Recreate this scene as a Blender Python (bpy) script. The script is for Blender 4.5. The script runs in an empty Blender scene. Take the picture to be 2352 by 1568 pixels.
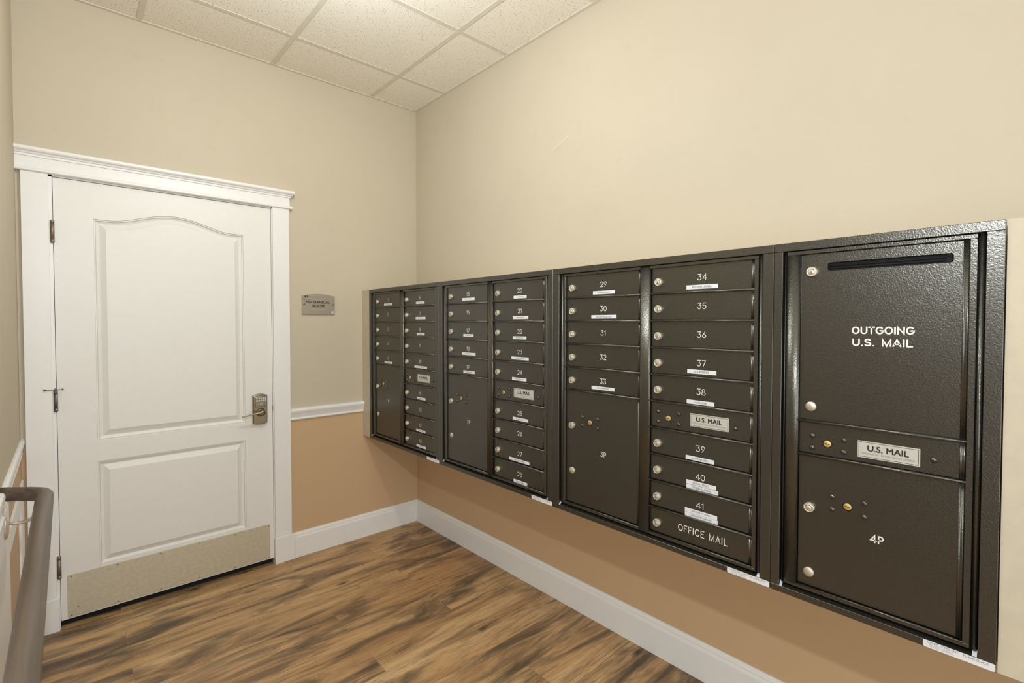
import bpy, bmesh, math, random
from mathutils import Vector, Matrix
random.seed(7)
PI = math.pi
scene = bpy.context.scene
col = scene.collection

# ------------------------------------------------------------------ camera, world, lights, exposure
cam_d = bpy.data.cameras.new('camera'); cam = bpy.data.objects.new('camera', cam_d); col.objects.link(cam)
YAW, PITCH, ROLL = -0.7257, -0.0232, -0.0003
CAM = Vector((-1.872, -3.0353, 1.4117))
cam.location = CAM
fwd = Vector((-math.sin(YAW) * math.cos(PITCH), math.cos(YAW) * math.cos(PITCH), math.sin(PITCH)))
rgt = Vector((math.cos(YAW), math.sin(YAW), 0)); up = rgt.cross(fwd)
cam.rotation_euler = Matrix((rgt, up, -fwd)).transposed().to_euler()
cam_d.sensor_width = 36; cam_d.lens = 36 * 1130.4 / 2352
cam_d.shift_x = 21.5 / 2352; cam_d.shift_y = -15.3 / 2352
cam_d.clip_start = 0.02
cam_d.dof.use_dof = True; cam_d.dof.focus_distance = 2.6; cam_d.dof.aperture_fstop = 20
scene.camera = cam

world = bpy.data.worlds.new('world'); scene.world = world; world.use_nodes = True
world.node_tree.nodes['Background'].inputs[0].default_value = (0.9, 0.95, 1, 1)
world.node_tree.nodes['Background'].inputs[1].default_value = 0.3
vs = scene.view_settings
vs.view_transform = 'Standard'; vs.look = 'None'; vs.gamma = 1; vs.use_curve_mapping = False
vs.exposure = 0.0


def lamp(name, typ, loc, power, color, rotation_euler=(0, 0, 0), **k):
    d = bpy.data.lights.new(name, typ); d.energy = power; d.color = color
    for a, b in k.items(): setattr(d, a, b)
    o = bpy.data.objects.new(name, d); col.objects.link(o); o.location = loc; o.rotation_euler = rotation_euler
    return o


LAMP = Vector((-1.21, -1.45, 2.58))       # bulb of the pendant just above the frame
lamp('pendant_light', 'POINT', LAMP, 30, (.91, .96, 1), shadow_soft_size=.03)
lamp('photo_flash_light', 'POINT', (-1.85, -2.95, 1.976), 54, (.88, .94, 1), shadow_soft_size=.025)
lamp('rear_fill_light', 'AREA', (-1.3, -6.15, 1.2), 48, (.95, .99, 1), rotation_euler=(PI / 2, 0, 0), shape='RECTANGLE', size=1.9, size_y=2.1)  # area lamp added as soft fill from behind the camera
lamp('stairwell_fill_light', 'AREA', (-4.34, -4.75, 1.0), 56, (.82, .95, 1), rotation_euler=(PI / 2, 0, -PI / 2), shape='RECTANGLE', size=1.6, size_y=1.7)  # area lamp added on the stair side to lift the low right wall

# ------------------------------------------------------------------ materials
def lin(c):
    return tuple((x / 255 / 12.92 if x / 255 <= .04045 else ((x / 255 + .055) / 1.055) ** 2.4) for x in c) + (1,)


class NT:
    def __init__(s, name):
        s.m = bpy.data.materials.new(name); s.m.use_nodes = True
        s.t = s.m.node_tree; s.b = s.t.nodes['Principled BSDF']
    def n(s, typ, ins=None, **k):
        nd = s.t.nodes.new(typ)
        for a, b in k.items(): setattr(nd, a, b)
        for a, b in (ins or {}).items(): s.set(nd.inputs[a], b)
        return nd
    def set(s, inp, v):
        if hasattr(v, 'links') and hasattr(v, 'node'): s.t.links.new(v, inp)
        else: inp.default_value = v
    def p(s, **k):
        for a, b in k.items(): s.set(s.b.inputs[a.replace('_', ' ')], b)
        return s
    def coord(s, sc=(1, 1, 1), off=(0, 0, 0)):
        g = s.n('ShaderNodeNewGeometry')
        mp = s.n('ShaderNodeMapping', {'Vector': g.outputs['Position'], 'Scale': sc, 'Location': off})
        return mp.outputs[0]
    def noise(s, vec, scale=1., detail=3., rough=.5, dist=0.):
        return s.n('ShaderNodeTexNoise', {'Vector': vec, 'Scale': scale, 'Detail': detail, 'Roughness': rough, 'Distortion': dist}).outputs['Fac']
    def ramp(s, f, stops, interp='LINEAR'):
        r = s.n('ShaderNodeValToRGB', {'Fac': f}); r.color_ramp.interpolation = interp
        el = r.color_ramp.elements
        while len(el) < len(stops): el.new(.5)
        for e, (p, c) in zip(el, stops):
            e.position = p; e.color = c if isinstance(c, tuple) else (c, c, c, 1)
        return r.outputs[0]
    def mix(s, f, a, b, typ='MIX'):
        m = s.n('ShaderNodeMix', data_type='RGBA', blend_type=typ)
        s.set(m.inputs[0], f); s.set(m.inputs[6], a); s.set(m.inputs[7], b)
        return m.outputs[2]
    def math(s, op, a, b=0., clamp=False):
        m = s.n('ShaderNodeMath', operation=op, use_clamp=clamp); s.set(m.inputs[0], a); s.set(m.inputs[1], b)
        return m.outputs[0]
    def bump(s, h, strength=.3, dist=.001):
        s.set(s.b.inputs['Normal'], s.n('ShaderNodeBump', {'Height': h, 'Strength': strength, 'Distance': dist}).outputs[0])
        return s


def plain(name, c, rough=.5, metal=0., spec=.5, var=.04, vscale=30., bump=None):
    t = NT(name); c = lin(c)
    f = t.noise(t.coord(), vscale, 3)
    a = tuple(x * (1 - var) for x in c[:3]) + (1,); b = tuple(min(1, x * (1 + var)) for x in c[:3]) + (1,)
    t.p(Base_Color=t.ramp(f, [(.3, a), (.7, b)]), Roughness=rough, Metallic=metal, Specular_IOR_Level=spec)
    if bump: t.bump(t.noise(t.coord(), bump[0], 2), bump[1], bump[2])
    return t.m


def wall_mat():
    # two paints divided at the chair rail: cream above, caramel brown below
    t = NT('two_tone_wall_paint')
    g = t.n('ShaderNodeNewGeometry'); sp = t.n('ShaderNodeSeparateXYZ', {0: g.outputs['Position']})
    f = t.math('GREATER_THAN', sp.outputs[2], .868)
    n = t.noise(t.coord(), 2.5, 3)
    n2 = t.noise(t.coord(), 300, 2)
    up_ = t.ramp(n, [(.3, lin(CREAM)), (.7, lin(tuple(min(255, x + 3) for x in CREAM)))])
    # faint worn patches of touched-up paint on the back wall
    w = t.ramp(t.noise(t.coord(off=(3, 1, 5)), 9, 4, .6), [(.60, 0.), (.72, .2)])
    up_ = t.mix(w, up_, lin((188, 170, 134)))
    lo = t.ramp(n2, [(.3, lin(BROWN)), (.7, lin(tuple(min(255, x + 6) for x in BROWN)))])
    t.p(Base_Color=t.mix(f, lo, up_), Roughness=.62, Specular_IOR_Level=.3)
    t.bump(t.noise(t.coord(), 160, 3), .12, .001)
    return t.m


CREAM = (195, 184, 162); BROWN = (197, 166, 130)


def dark_metal():
    t = NT('dark_bronze_hammered_paint')
    c1 = t.noise(t.coord(), 900, 2)
    t.p(Base_Color=t.ramp(c1, [(.3, lin((85, 83, 77))), (.7, lin((103, 101, 94)))]), Roughness=.30, Metallic=.86, Specular_IOR_Level=1.0)
    v = t.n('ShaderNodeTexVoronoi', {'Vector': t.coord(), 'Scale': 260.}, feature='SMOOTH_F1').outputs['Distance']
    h = t.math('ADD', t.noise(t.coord(), 420, 2, .5), t.math('MULTIPLY', v, .8))
    t.bump(h, .30, .0011)
    return t.m


def floor_mat():
    t = NT('rustic_wood_plank_floor')
    br = t.n('ShaderNodeTexBrick', {'Vector': t.coord(off=(5.35, 3.03, 0)), 'Color1': (0, 0, 0, 1), 'Color2': (1, 1, 1, 1), 'Mortar': (.5, .5, .5, 1),
                                    'Scale': 1., 'Mortar Size': .0008, 'Brick Width': 1.22, 'Row Height': .178, 'Bias': 0.}, offset=.37)
    rnd = t.n('ShaderNodeSeparateColor', {0: br.outputs['Color']}).outputs[0]
    sh = t.n('ShaderNodeCombineXYZ', {0: t.math('MULTIPLY', rnd, .5), 1: t.math('MULTIPLY', rnd, .03), 2: t.math('MULTIPLY', rnd, .55)})
    g = t.n('ShaderNodeNewGeometry')
    pos = t.n('ShaderNodeVectorMath', {0: g.outputs['Position'], 1: sh.outputs[0]}, operation='ADD').outputs[0]
    def mp(sc): return t.n('ShaderNodeMapping', {'Vector': pos, 'Scale': sc}).outputs[0]
    # golden brown ground with long soft grain
    base = t.ramp(t.noise(mp((.9, 7.5, 1)), 1.5, 5, .58, .5), [(.28, lin((158, 124, 86))), (.44, lin((186, 148, 103))), (.58, lin((206, 168, 120))), (.76, lin((222, 190, 146)))])
    red = t.ramp(t.noise(mp((.6, 4, 1)), 1.2, 3), [(.45, 0.), (.7, .45)])
    base = t.mix(red, base, lin((176, 124, 82)))
    # weathered charcoal streaks
    s1 = t.noise(mp((1.25, 5.6, 1)), 1.3, 6, .60, .8)
    m1 = t.ramp(s1, [(.485, 0.), (.56, .5), (.65, .88), (.78, .97)])
    base = t.mix(m1, base, lin((72, 63, 54)))
    s2 = t.noise(mp((2.4, 13, 1)), 1.1, 6, .7, 1.2)
    m2 = t.ramp(s2, [(.53, 0.), (.68, .6)])
    base = t.mix(m2, base, lin((104, 88, 70)))
    # knots
    vo = t.n('ShaderNodeTexVoronoi', {'Vector': mp((1.9, 5.2, 0)), 'Scale': 1.0}).outputs['Distance']
    k = t.ramp(vo, [(.03, .92), (.10, .0)])
    base = t.mix(k, base, lin((44, 36, 30)))
    # cathedral grain waves
    wv = t.n('ShaderNodeTexWave', {'Vector': mp((.5, 4.2, 1)), 'Scale': 3.2, 'Distortion': 11., 'Detail': 4., 'Detail Scale': 1.2, 'Detail Roughness': .65}, bands_direction='Y').outputs['Fac']
    gate = t.ramp(t.noise(mp((1.2, 5, 1)), 1.7, 2), [(.5, 0.), (.62, 1.)])
    base = t.mix(t.math('MULTIPLY', t.ramp(wv, [(.0, .5), (.3, 0.)]), gate), base, lin((84, 62, 44)))
    fine = t.noise(mp((9, 120, 1)), 1.3, 5, .75)
    base = t.mix(t.ramp(fine, [(.36, .30), (.56, 0.)]), base, lin((84, 66, 48)))
    base = t.mix(t.math('MULTIPLY', br.outputs['Fac'], .35), base, lin((90, 70, 52)))
    t.p(Base_Color=base, Roughness=t.ramp(fine, [(.3, .52), (.7, .40)]), Specular_IOR_Level=.4)
    t.bump(t.math('ADD', fine, t.math('MULTIPLY', br.outputs['Fac'], -1.2)), .22, .0012)
    return t.m


def tile_mat():
    t = NT('pinhole_acoustic_tile')
    g = t.coord(sc=(1, 1, 0))
    vo = t.n('ShaderNodeTexVoronoi', {'Vector': g, 'Scale': 70.}, voronoi_dimensions='2D')
    keep = t.math('GREATER_THAN', t.n('ShaderNodeSeparateColor', {0: vo.outputs['Color']}).outputs[0], .35)
    rad = t.math('MULTIPLY', t.n('ShaderNodeSeparateColor', {0: vo.outputs['Color']}).outputs[1], .105)
    hole = t.math('MULTIPLY', t.math('LESS_THAN', vo.outputs['Distance'], t.math('ADD', rad, .045)), keep)
    v2 = t.n('ShaderNodeTexVoronoi', {'Vector': t.coord(sc=(1, 1, 0), off=(4, 2, 0)), 'Scale': 160.}, voronoi_dimensions='2D')
    k2 = t.math('GREATER_THAN', t.n('ShaderNodeSeparateColor', {0: v2.outputs['Color']}).outputs[0], .6)
    h2 = t.math('MULTIPLY', t.math('MULTIPLY', t.math('LESS_THAN', v2.outputs['Distance'], .11), k2), .55)
    c = t.mix(t.math('MAXIMUM', t.math('MULTIPLY', hole, .85), h2), lin((238, 232, 219)), lin((110, 98, 82)))
    t.p(Base_Color=c, Roughness=.9, Specular_IOR_Level=.1)
    t.bump(t.math('MULTIPLY', hole, -1.), .4, .002)
    return t.m


def rail_mat():
    t = NT('dark_stained_handrail_wood')
    n = t.noise(t.coord(sc=(60, 2, 60)), 1., 4)
    t.p(Base_Color=t.ramp(n, [(.3, lin((72, 60, 50))), (.7, lin((104, 90, 78)))]), Roughness=.38, Specular_IOR_Level=.5)
    return t.m


def brushed(name, c, rough, metal=1., sc=(40, 40, 40), var=.12, bump=.1):
    t = NT(name)
    n = t.noise(t.coord(sc=sc), 1., 5, .65)
    a = tuple(x * (1 - var) for x in lin(c)[:3]) + (1,); b = tuple(min(1, x * (1 + var)) for x in lin(c)[:3]) + (1,)
    t.p(Base_Color=t.ramp(n, [(.35, a), (.65, b)]), Roughness=rough, Metallic=metal)
    t.bump(n, bump, .0005)
    return t.m


M = dict(
    wall=wall_mat(), floor=floor_mat(), tile=tile_mat(), dark=dark_metal(), rail=rail_mat(),
    cream=plain('cream_paint', CREAM, .62, spec=.3), grid=plain('ceiling_grid_enamel', (214, 208, 192), .45),
    white=plain('white_trim_paint', (232, 230, 227), .38, var=.01, bump=(90, .05, .001)),
    doorw=plain('white_door_paint', (228, 226, 221), .42, var=.01, bump=(70, .07, .001)),
    black=plain('black_void', (8, 8, 8), .8), gap=plain('dark_gap', (14, 12, 10), .7),
    letter=plain('engraved_white_fill', (226, 222, 212), .5), paper=plain('white_label_tape', (222, 222, 224), .45, var=.01),
    ink=plain('black_ink', (34, 33, 33), .5), grey_ink=plain('grey_ink', (128, 128, 126), .5),
    nickel=brushed('satin_nickel', (212, 203, 186), .5, .8, var=.05), slot=plain('shadowed_steel', (96, 88, 74), .6), steel=brushed('aged_steel_hinge', (140, 128, 112), .5, .8),
    zinc=brushed('grey_zinc', (128, 128, 120), .45), brass=brushed('brass_lock_core', (218, 190, 118), .5, .7, var=.05),
    lockset=brushed('antique_nickel_lockset', (152, 141, 120), .33, var=.06), kick=brushed('brushed_kick_plate', (206, 199, 178), .5, .55, (55, 55, 75), .07, .04),
    sign=brushed('brushed_sign_metal', (168, 158, 142), .42, .6, (3, 3, 400), .05, .03), plaque=plain('silver_plaque', (206, 202, 192), .4, .3, var=.01),
    glass=NT('window_glass').p(Base_Color=(1, 1, 1, 1), Roughness=.0, Transmission_Weight=1.).m,
    scuff=plain('pale_scuff', tuple(x + 9 for x in CREAM), .5),
    clip=plain('pale_plastic_clip', (196, 200, 204), .4), lens=plain('lamp_lens', (240, 238, 230), .5),
)

# ------------------------------------------------------------------ mesh helpers
def new():
    return bmesh.new()


def quad(bm, pts, mi=0):
    f = bm.faces.new([bm.verts.new(p) for p in pts]); f.material_index = mi
    return f


def box(bm, x0, x1, y0, y1, z0, z1, bev=0., mi=0, seg=1):
    x0, x1 = min(x0, x1), max(x0, x1); y0, y1 = min(y0, y1), max(y0, y1); z0, z1 = min(z0, z1), max(z0, z1)
    b2 = bmesh.new()
    bmesh.ops.create_cube(b2, size=1)
    for v in b2.verts:
        v.co = Vector(((x0 + x1) / 2 + v.co.x * (x1 - x0), (y0 + y1) / 2 + v.co.y * (y1 - y0), (z0 + z1) / 2 + v.co.z * (z1 - z0)))
    if bev > 0:
        bmesh.ops.bevel(b2, geom=b2.edges[:], offset=bev, segments=seg, profile=.5, affect='EDGES')
    for f in b2.faces: f.material_index = mi
    me = bpy.data.meshes.new('t'); b2.to_mesh(me); b2.free(); bm.from_mesh(me); bpy.data.meshes.remove(me)


def prism(bm, prof, axis, a0, a1, mi=0, smooth=False):
    """closed 2D profile extruded along axis; profile coords are the other two axes in xyz order"""
    def P(p, a):
        return {'x': (a, p[0], p[1]), 'y': (p[0], a, p[1]), 'z': (p[0], p[1], a)}[axis]
    A = [bm.verts.new(P(p, a0)) for p in prof]; B = [bm.verts.new(P(p, a1)) for p in prof]
    n = len(prof); fs = []
    for i in range(n):
        j = (i + 1) % n
        f = bm.faces.new((A[i], A[j], B[j], B[i])); f.smooth = smooth; fs.append(f)
    fs.append(bm.faces.new(A[::-1])); fs.append(bm.faces.new(B))
    for f in fs: f.material_index = mi
    bmesh.ops.recalc_face_normals(bm, faces=fs)


def lathe(bm, prof, origin, axis, n=24, mi=0, smooth=True):
    """prof = [(r, h)], revolved about axis (unit vector) at origin"""
    ax = Vector(axis).normalized(); t = Vector((0, 0, 1)) if abs(ax.z) < .9 else Vector((1, 0, 0))
    u = ax.cross(t).normalized(); w = ax.cross(u); O = Vector(origin); rings = []
    for r, h in prof:
        if r < 1e-6: rings.append([bm.verts.new(O + ax * h)])
        else: rings.append([bm.verts.new(O + ax * h + (u * math.cos(2 * PI * i / n) + w * math.sin(2 * PI * i / n)) * r) for i in range(n)])
    fs = []
    for a, b in zip(rings, rings[1:]):
        for i in range(n):
            j = (i + 1) % n
            if len(a) == 1 and len(b) == 1: continue
            if len(a) == 1: f = bm.faces.new((a[0], b[j], b[i]))
            elif len(b) == 1: f = bm.faces.new((a[i], a[j], b[0]))
            else: f = bm.faces.new((a[i], a[j], b[j], b[i]))
            f.smooth = smooth; f.material_index = mi; fs.append(f)
    bmesh.ops.recalc_face_normals(bm, faces=fs)


def tube(bm, pts, r, n=16, mi=0, squash=None):
    pts = [Vector(p) for p in pts]; rings = []; rr = r if isinstance(r, (list, tuple)) else [r] * len(pts)
    prev = None
    for i, p in enumerate(pts):
        d = (pts[min(i + 1, len(pts) - 1)] - pts[max(i - 1, 0)]).normalized()
        if prev is None: t = Vector((0, 0, 1)) if abs(d.z) < .9 else Vector((1, 0, 0)); u = d.cross(t).normalized()
        else: u = (prev - d * prev.dot(d)).normalized()
        prev = u; w = d.cross(u)
        sq = squash[i] if squash else (1, 1)
        rings.append([bm.verts.new(p + u * math.cos(2 * PI * k / n) * rr[i] * sq[0] + w * math.sin(2 * PI * k / n) * rr[i] * sq[1]) for k in range(n)])
    fs = []
    for a, b in zip(rings, rings[1:]):
        for k in range(n):
            f = bm.faces.new((a[k], a[(k + 1) % n], b[(k + 1) % n], b[k])); f.smooth = True; fs.append(f)
    fs.append(bm.faces.new(rings[0][::-1])); fs.append(bm.faces.new(rings[-1]))
    for f in fs: f.material_index = mi
    bmesh.ops.recalc_face_normals(bm, faces=fs)


def obj(name, bm, mats, parent=None):
    me = bpy.data.meshes.new(name); bm.to_mesh(me); bm.free()
    for m in (mats if isinstance(mats, (list, tuple)) else [mats]): me.materials.append(M[m] if isinstance(m, str) else m)
    o = bpy.data.objects.new(name, me); col.objects.link(o)
    if parent:
        o.parent = parent
        o.matrix_parent_inverse = Matrix.Translation(-wloc(parent))
    return o


def wloc(o):
    v = Vector(o.location)
    if o.parent: return o.matrix_parent_inverse.translation + v + wloc(o.parent)
    return v


def tag(o, label=None, cat=None, group=None, kind=None):
    for k, v in (('label', label), ('category', cat), ('group', group), ('kind', kind)):
        if v: o[k] = v
    return o


def thing(name, loc, label, cat, group=None):
    o = bpy.data.objects.new(name, None); o.empty_display_size = .05; col.objects.link(o); o.location = loc
    return tag(o, label, cat, group)


def struct(name, bm, mats, parent=None, label=None):
    o = obj(name, bm, mats, parent)
    if not parent: o['kind'] = 'structure'
    if label: o['label'] = label
    return o


# writing -----------------------------------------------------------------
_font_cache = {}
def font_geo(text, bold=0.):
    """flat outline of the text at size 1, left at 0, baseline 0 -> (verts, faces, width)"""
    key = (text, bold)
    if key not in _font_cache:
        cu = bpy.data.curves.new('txt', 'FONT'); cu.body = text; cu.size = 1; cu.offset = bold; cu.resolution_u = 3
        ob = bpy.data.objects.new('txt', cu); col.objects.link(ob)
        me = bpy.data.meshes.new_from_object(ob)
        vs_ = [(v.co.x, v.co.y) for v in me.vertices]; fs = [tuple(p.vertices) for p in me.polygons]
        bpy.data.objects.remove(ob); bpy.data.meshes.remove(me); bpy.data.curves.remove(cu)
        x0 = min(v[0] for v in vs_); x1 = max(v[0] for v in vs_); y0 = min(v[1] for v in vs_); y1 = max(v[1] for v in vs_)
        _font_cache[key] = ([((a - x0) / (x1 - x0), (b - y0) / (y1 - y0)) for a, b in vs_], fs)
    return _font_cache[key]


def write(bm, text, P, w, h, bold=0., mi=0):
    """text filling w x h, centred; P(a, b) maps writing plane to world"""
    vs_, fs = font_geo(text, bold)
    V = [bm.verts.new(P((a - .5) * w, (b - .5) * h)) for a, b in vs_]
    for f in fs:
        try: nf = bm.faces.new([V[i] for i in f]); nf.material_index = mi
        except ValueError: pass


def arc(cx, cy, rx, ry, a0, a1, n=14):
    return [(cx + rx * math.cos(math.radians(a0 + (a1 - a0) * i / n)), cy + ry * math.sin(math.radians(a0 + (a1 - a0) * i / n))) for i in range(n + 1)]


G = {  # single-stroke engraving alphabet: (advance, strokes) on a unit-high body
    '0': (.62, [arc(.31, .5, .27, .46, 90, 450, 24)]),
    '1': (.34, [[(.04, .74), (.24, .96), (.24, .04)]]),
    '2': (.60, [arc(.30, .70, .25, .26, 170, -20, 12) + [(.50, .50), (.05, .04), (.56, .04)]]),
    '3': (.60, [[(.07, .96), (.52, .96), (.28, .60)] + arc(.27, .33, .26, .29, 80, -160, 14)]),
    '4': (.64, [[(.46, .04), (.46, .96), (.03, .30), (.62, .30)]]),
    '5': (.60, [[(.52, .96), (.12, .96), (.08, .56)] + arc(.28, .33, .26, .29, 130, -155, 14)]),
    '6': (.60, [[(.44, .96), (.10, .46)] + arc(.30, .30, .25, .26, 150, -210, 20)]),
    '7': (.58, [[(.04, .96), (.54, .96), (.22, .04)]]),
    '8': (.60, [arc(.30, .73, .21, .23, 90, 450, 18), arc(.30, .28, .26, .25, 90, 450, 20)]),
    '9': (.60, [[(.16, .04), (.50, .54)] + arc(.30, .70, .25, .26, -30, 330, 20)]),
    'P': (.58, [[(.07, .04), (.07, .96)] + [(.30, .96)] + arc(.30, .72, .24, .24, 90, -90, 10) + [(.07, .48)]]),
    'O': (.78, [arc(.39, .5, .34, .46, 90, 450, 24)]),
    'F': (.56, [[(.07, .04), (.07, .96), (.52, .96)], [(.07, .52), (.44, .52)]]),
    'I': (.18, [[(.09, .04), (.09, .96)]]),
    'C': (.74, [arc(.40, .5, .34, .46, 40, 320, 20)]),
    'E': (.58, [[(.54, .04), (.07, .04), (.07, .96), (.54, .96)], [(.07, .52), (.46, .52)]]),
    'M': (.82, [[(.07, .04), (.07, .96), (.41, .04), (.75, .96), (.75, .04)]]),
    'A': (.70, [[(.03, .04), (.35, .96), (.67, .04)], [(.15, .33), (.55, .33)]]),
    'L': (.52, [[(.07, .96), (.07, .04), (.50, .04)]]),
    'U': (.70, [[(.07, .96), (.07, .34)] + arc(.35, .34, .28, .30, 180, 360, 12) + [(.63, .96)]]),
    'T': (.60, [[(.02, .96), (.58, .96)], [(.30, .96), (.30, .04)]]),
    'G': (.78, [arc(.40, .5, .34, .46, 45, 350, 20) + [(.74, .46), (.46, .46)]]),
    'N': (.72, [[(.07, .04), (.07, .96), (.65, .04), (.65, .96)]]),
    'S': (.62, [arc(.31, .73, .24, .23, 30, 270, 12) + arc(.31, .27, .26, .23, 90, -150, 12)]),
    '.': (.16, [[(.07, .05), (.09, .05)]]), ' ': (.42, []),
}


def ribbon(bm, pts, r, P, mi=0):
    """one mitred stroke of half-width r with rounded ends"""
    p = [pts[0]]
    for q in pts[1:]:
        if math.hypot(q[0] - p[-1][0], q[1] - p[-1][1]) > r * .15: p.append(q)
    if len(p) < 2: p = [pts[0], (pts[0][0] + r * .2, pts[0][1])]
    closed = len(p) > 6 and math.hypot(p[0][0] - p[-1][0], p[0][1] - p[-1][1]) < r * .4
    if closed: p = p[:-1]
    n = len(p); Lf = []; Rt = []
    def dr(i, j):
        dx, dy = p[j][0] - p[i][0], p[j][1] - p[i][1]; L = math.hypot(dx, dy); return dx / L, dy / L
    for i in range(n):
        if closed: d0, d1 = dr(i - 1, i), dr(i, (i + 1) % n)
        else: d0 = dr(i - 1, i) if i else dr(0, 1); d1 = dr(i, i + 1) if i < n - 1 else d0
        n0 = (-d0[1], d0[0]); n1 = (-d1[1], d1[0]); mx, my = n0[0] + n1[0], n0[1] + n1[1]; ml = math.hypot(mx, my)
        if ml < .2: mx, my, ml = n0[0], n0[1], 1
        mx /= ml; my /= ml; k = r / max(.42, mx * n0[0] + my * n0[1])
        Lf.append((p[i][0] + mx * k, p[i][1] + my * k)); Rt.append((p[i][0] - mx * k, p[i][1] - my * k))
    LV = [bm.verts.new(P(*q)) for q in Lf]; RV = [bm.verts.new(P(*q)) for q in Rt]
    for i in range(n if closed else n - 1):
        j = (i + 1) % n; f = bm.faces.new((RV[i], RV[j], LV[j], LV[i])); f.material_index = mi
    if not closed:
        for e, (i, d) in enumerate(((0, dr(1, 0)), (n - 1, dr(n - 2, n - 1)))):
            t0 = math.atan2(d[1], d[0])
            cap = [bm.verts.new(P(p[i][0] + r * math.cos(t0 + w), p[i][1] + r * math.sin(t0 + w))) for w in (-1.05, -.52, 0, .52, 1.05)]
            ends = (LV[i], RV[i]) if e == 0 else (RV[i], LV[i])
            f = bm.faces.new([ends[0]] + cap + [ends[1]]); f.material_index = mi


def engrave(bm, text, P, h, stroke, w=None, gap=.13, mi=0, thick=None):
    tot = sum(G[c][0] for c in text) + gap * (len(text) - 1)
    sx = (w / tot) if w else h
    x = -tot / 2; r = stroke / 2
    for c in text:
        adv, strokes = G[c]
        for s in strokes:
            pts = [((x + a) * sx, (b - .5) * h) for a, b in s]
            ribbon(bm, pts, r, P, mi)
        x += adv + gap


def PX(x, y, z):      # writing plane facing -x (mailbox fronts)
    return lambda a, b: (x, y - a, z + b)


def PY(y, x, z):      # writing plane facing -y (back wall)
    return lambda a, b: (x + a, y, z + b)


# ------------------------------------------------------------------ the room
H = 2.901; XL = -2.030; BX = -.414; BZ0, BZ1 = .6755, 1.627; YB = -6.2; XS = -4.4
DL, DR, DZ0, DZ1 = -1.908, -.977, .035, 2.0745       # door leaf
OL, OR_, OT = DL - .0035, DR + .0035, DZ1 + .0035       # opening in the wall

bm = new(); box(bm, -2.15, .1, YB - .1, .25, -.05, 0)
struct('floor', bm, 'floor')
bm = new(); box(bm, XS - .1, -2.15, YB - .1, .25, -1.65, -1.6); struct('floor_stairwell', bm, 'floor')  # unseen floor set low so the mailboxes reflect something darker
bm = new(); box(bm, -2.17, -2.15, YB, .12, -1.6, -.05); struct('wall_stair_face', bm, 'wall')
bm = new()
box(bm, XL - .1, OL - .012, 0, .12, 0, H); box(bm, OR_ + .012, .1, 0, .12, 0, H); box(bm, OL - .012, OR_ + .012, 0, .12, OT + .012, H)
struct('wall_back', bm, 'wall')
bm = new(); box(bm, 0, .12, YB - .1, 0, 0, H)
# pale scuff stroke on the paint
o = struct('wall_right', bm, 'wall')
bm = new(); sc = [(-1.292, 2.290), (-1.330, 2.309), (-1.375, 2.330), (-1.405, 2.343), (-1.418, 2.345), (-1.410, 2.334), (-1.380, 2.320), (-1.335, 2.301)]
bm.faces.new([bm.verts.new((-.0003, a, b)) for a, b in sc]); obj('paint_scuff', bm, 'scuff', o)
bm = new(); box(bm, XL - .12, XL, -1.95, 0, 0, H)
struct('wall_left', bm, 'wall')
bm = new(); 
for a in ((YB, -5.6, -1.6, H), (-3.9, .12, -1.6, H), (-5.6, -3.9, -1.6, .1), (-5.6, -3.9, 1.9, H)): box(bm, XS - .12, XS, a[0], a[1], a[2], a[3])
struct('wall_stairwell', bm, 'wall')
bm = new()
for a in ((-5.6, -5.54, .1, 1.9), (-3.96, -3.9, .1, 1.9), (-5.54, -3.96, .1, .16), (-5.54, -3.96, 1.84, 1.9)): box(bm, XS - .09, XS - .03, a[0], a[1], a[2], a[3])
wn = struct('fill_window_2', bm, 'white')  # unseen window, added to house the stairwell fill lamp
bm = new(); quad(bm, [(XS - .06, -5.55, .15), (XS - .06, -3.95, .15), (XS - .06, -3.95, 1.85), (XS - .06, -5.55, 1.85)]); obj('pane', bm, 'glass', wn)
bm = new(); box(bm, XS, XL - .12, 0, .12, -1.6, H); struct('wall_stairwell_end', bm, 'wall')
bm = new(); 
for a in ((XS - .12, -2.25, -1.6, H), (-.35, .12, 0, H), (-2.25, -.35, 0, .15), (-2.25, -.35, 2.25, H)): box(bm, a[0], a[1], YB - .12, YB, a[2], a[3])
struct('wall_rear', bm, 'wall')
bm = new()
for a in ((-2.25, -2.19, .15, 2.25), (-.41, -.35, .15, 2.25), (-2.19, -.41, .15, .21), (-2.19, -.41, 2.19, 2.25), (-1.33, -1.27, .21, 2.19)): box(bm, a[0], a[1], YB - .09, YB - .03, a[2], a[3])
wn = struct('fill_window_1', bm, 'white')  # unseen window, added to house the rear fill lamp
bm = new(); quad(bm, [(-2.2, YB - .06, .2), (-.4, YB - .06, .2), (-.4, YB - .06, 2.2), (-2.2, YB - .06, 2.2)]); obj('pane', bm, 'glass', wn)
# boxed-out enclosure carrying the mailboxes (front open behind the units)
bm = new()
yE = -3.75
box(bm, BX, 0, -.107, 0, BZ0, BZ1)
box(bm, BX, 0, yE, -2.964, BZ0, BZ1)
box(bm, BX + .045, 0, -2.964, -.107, BZ0, BZ1)
struct('wall_enclosure', bm, 'cream', label='boxed out beige wall around the mailboxes')

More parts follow.
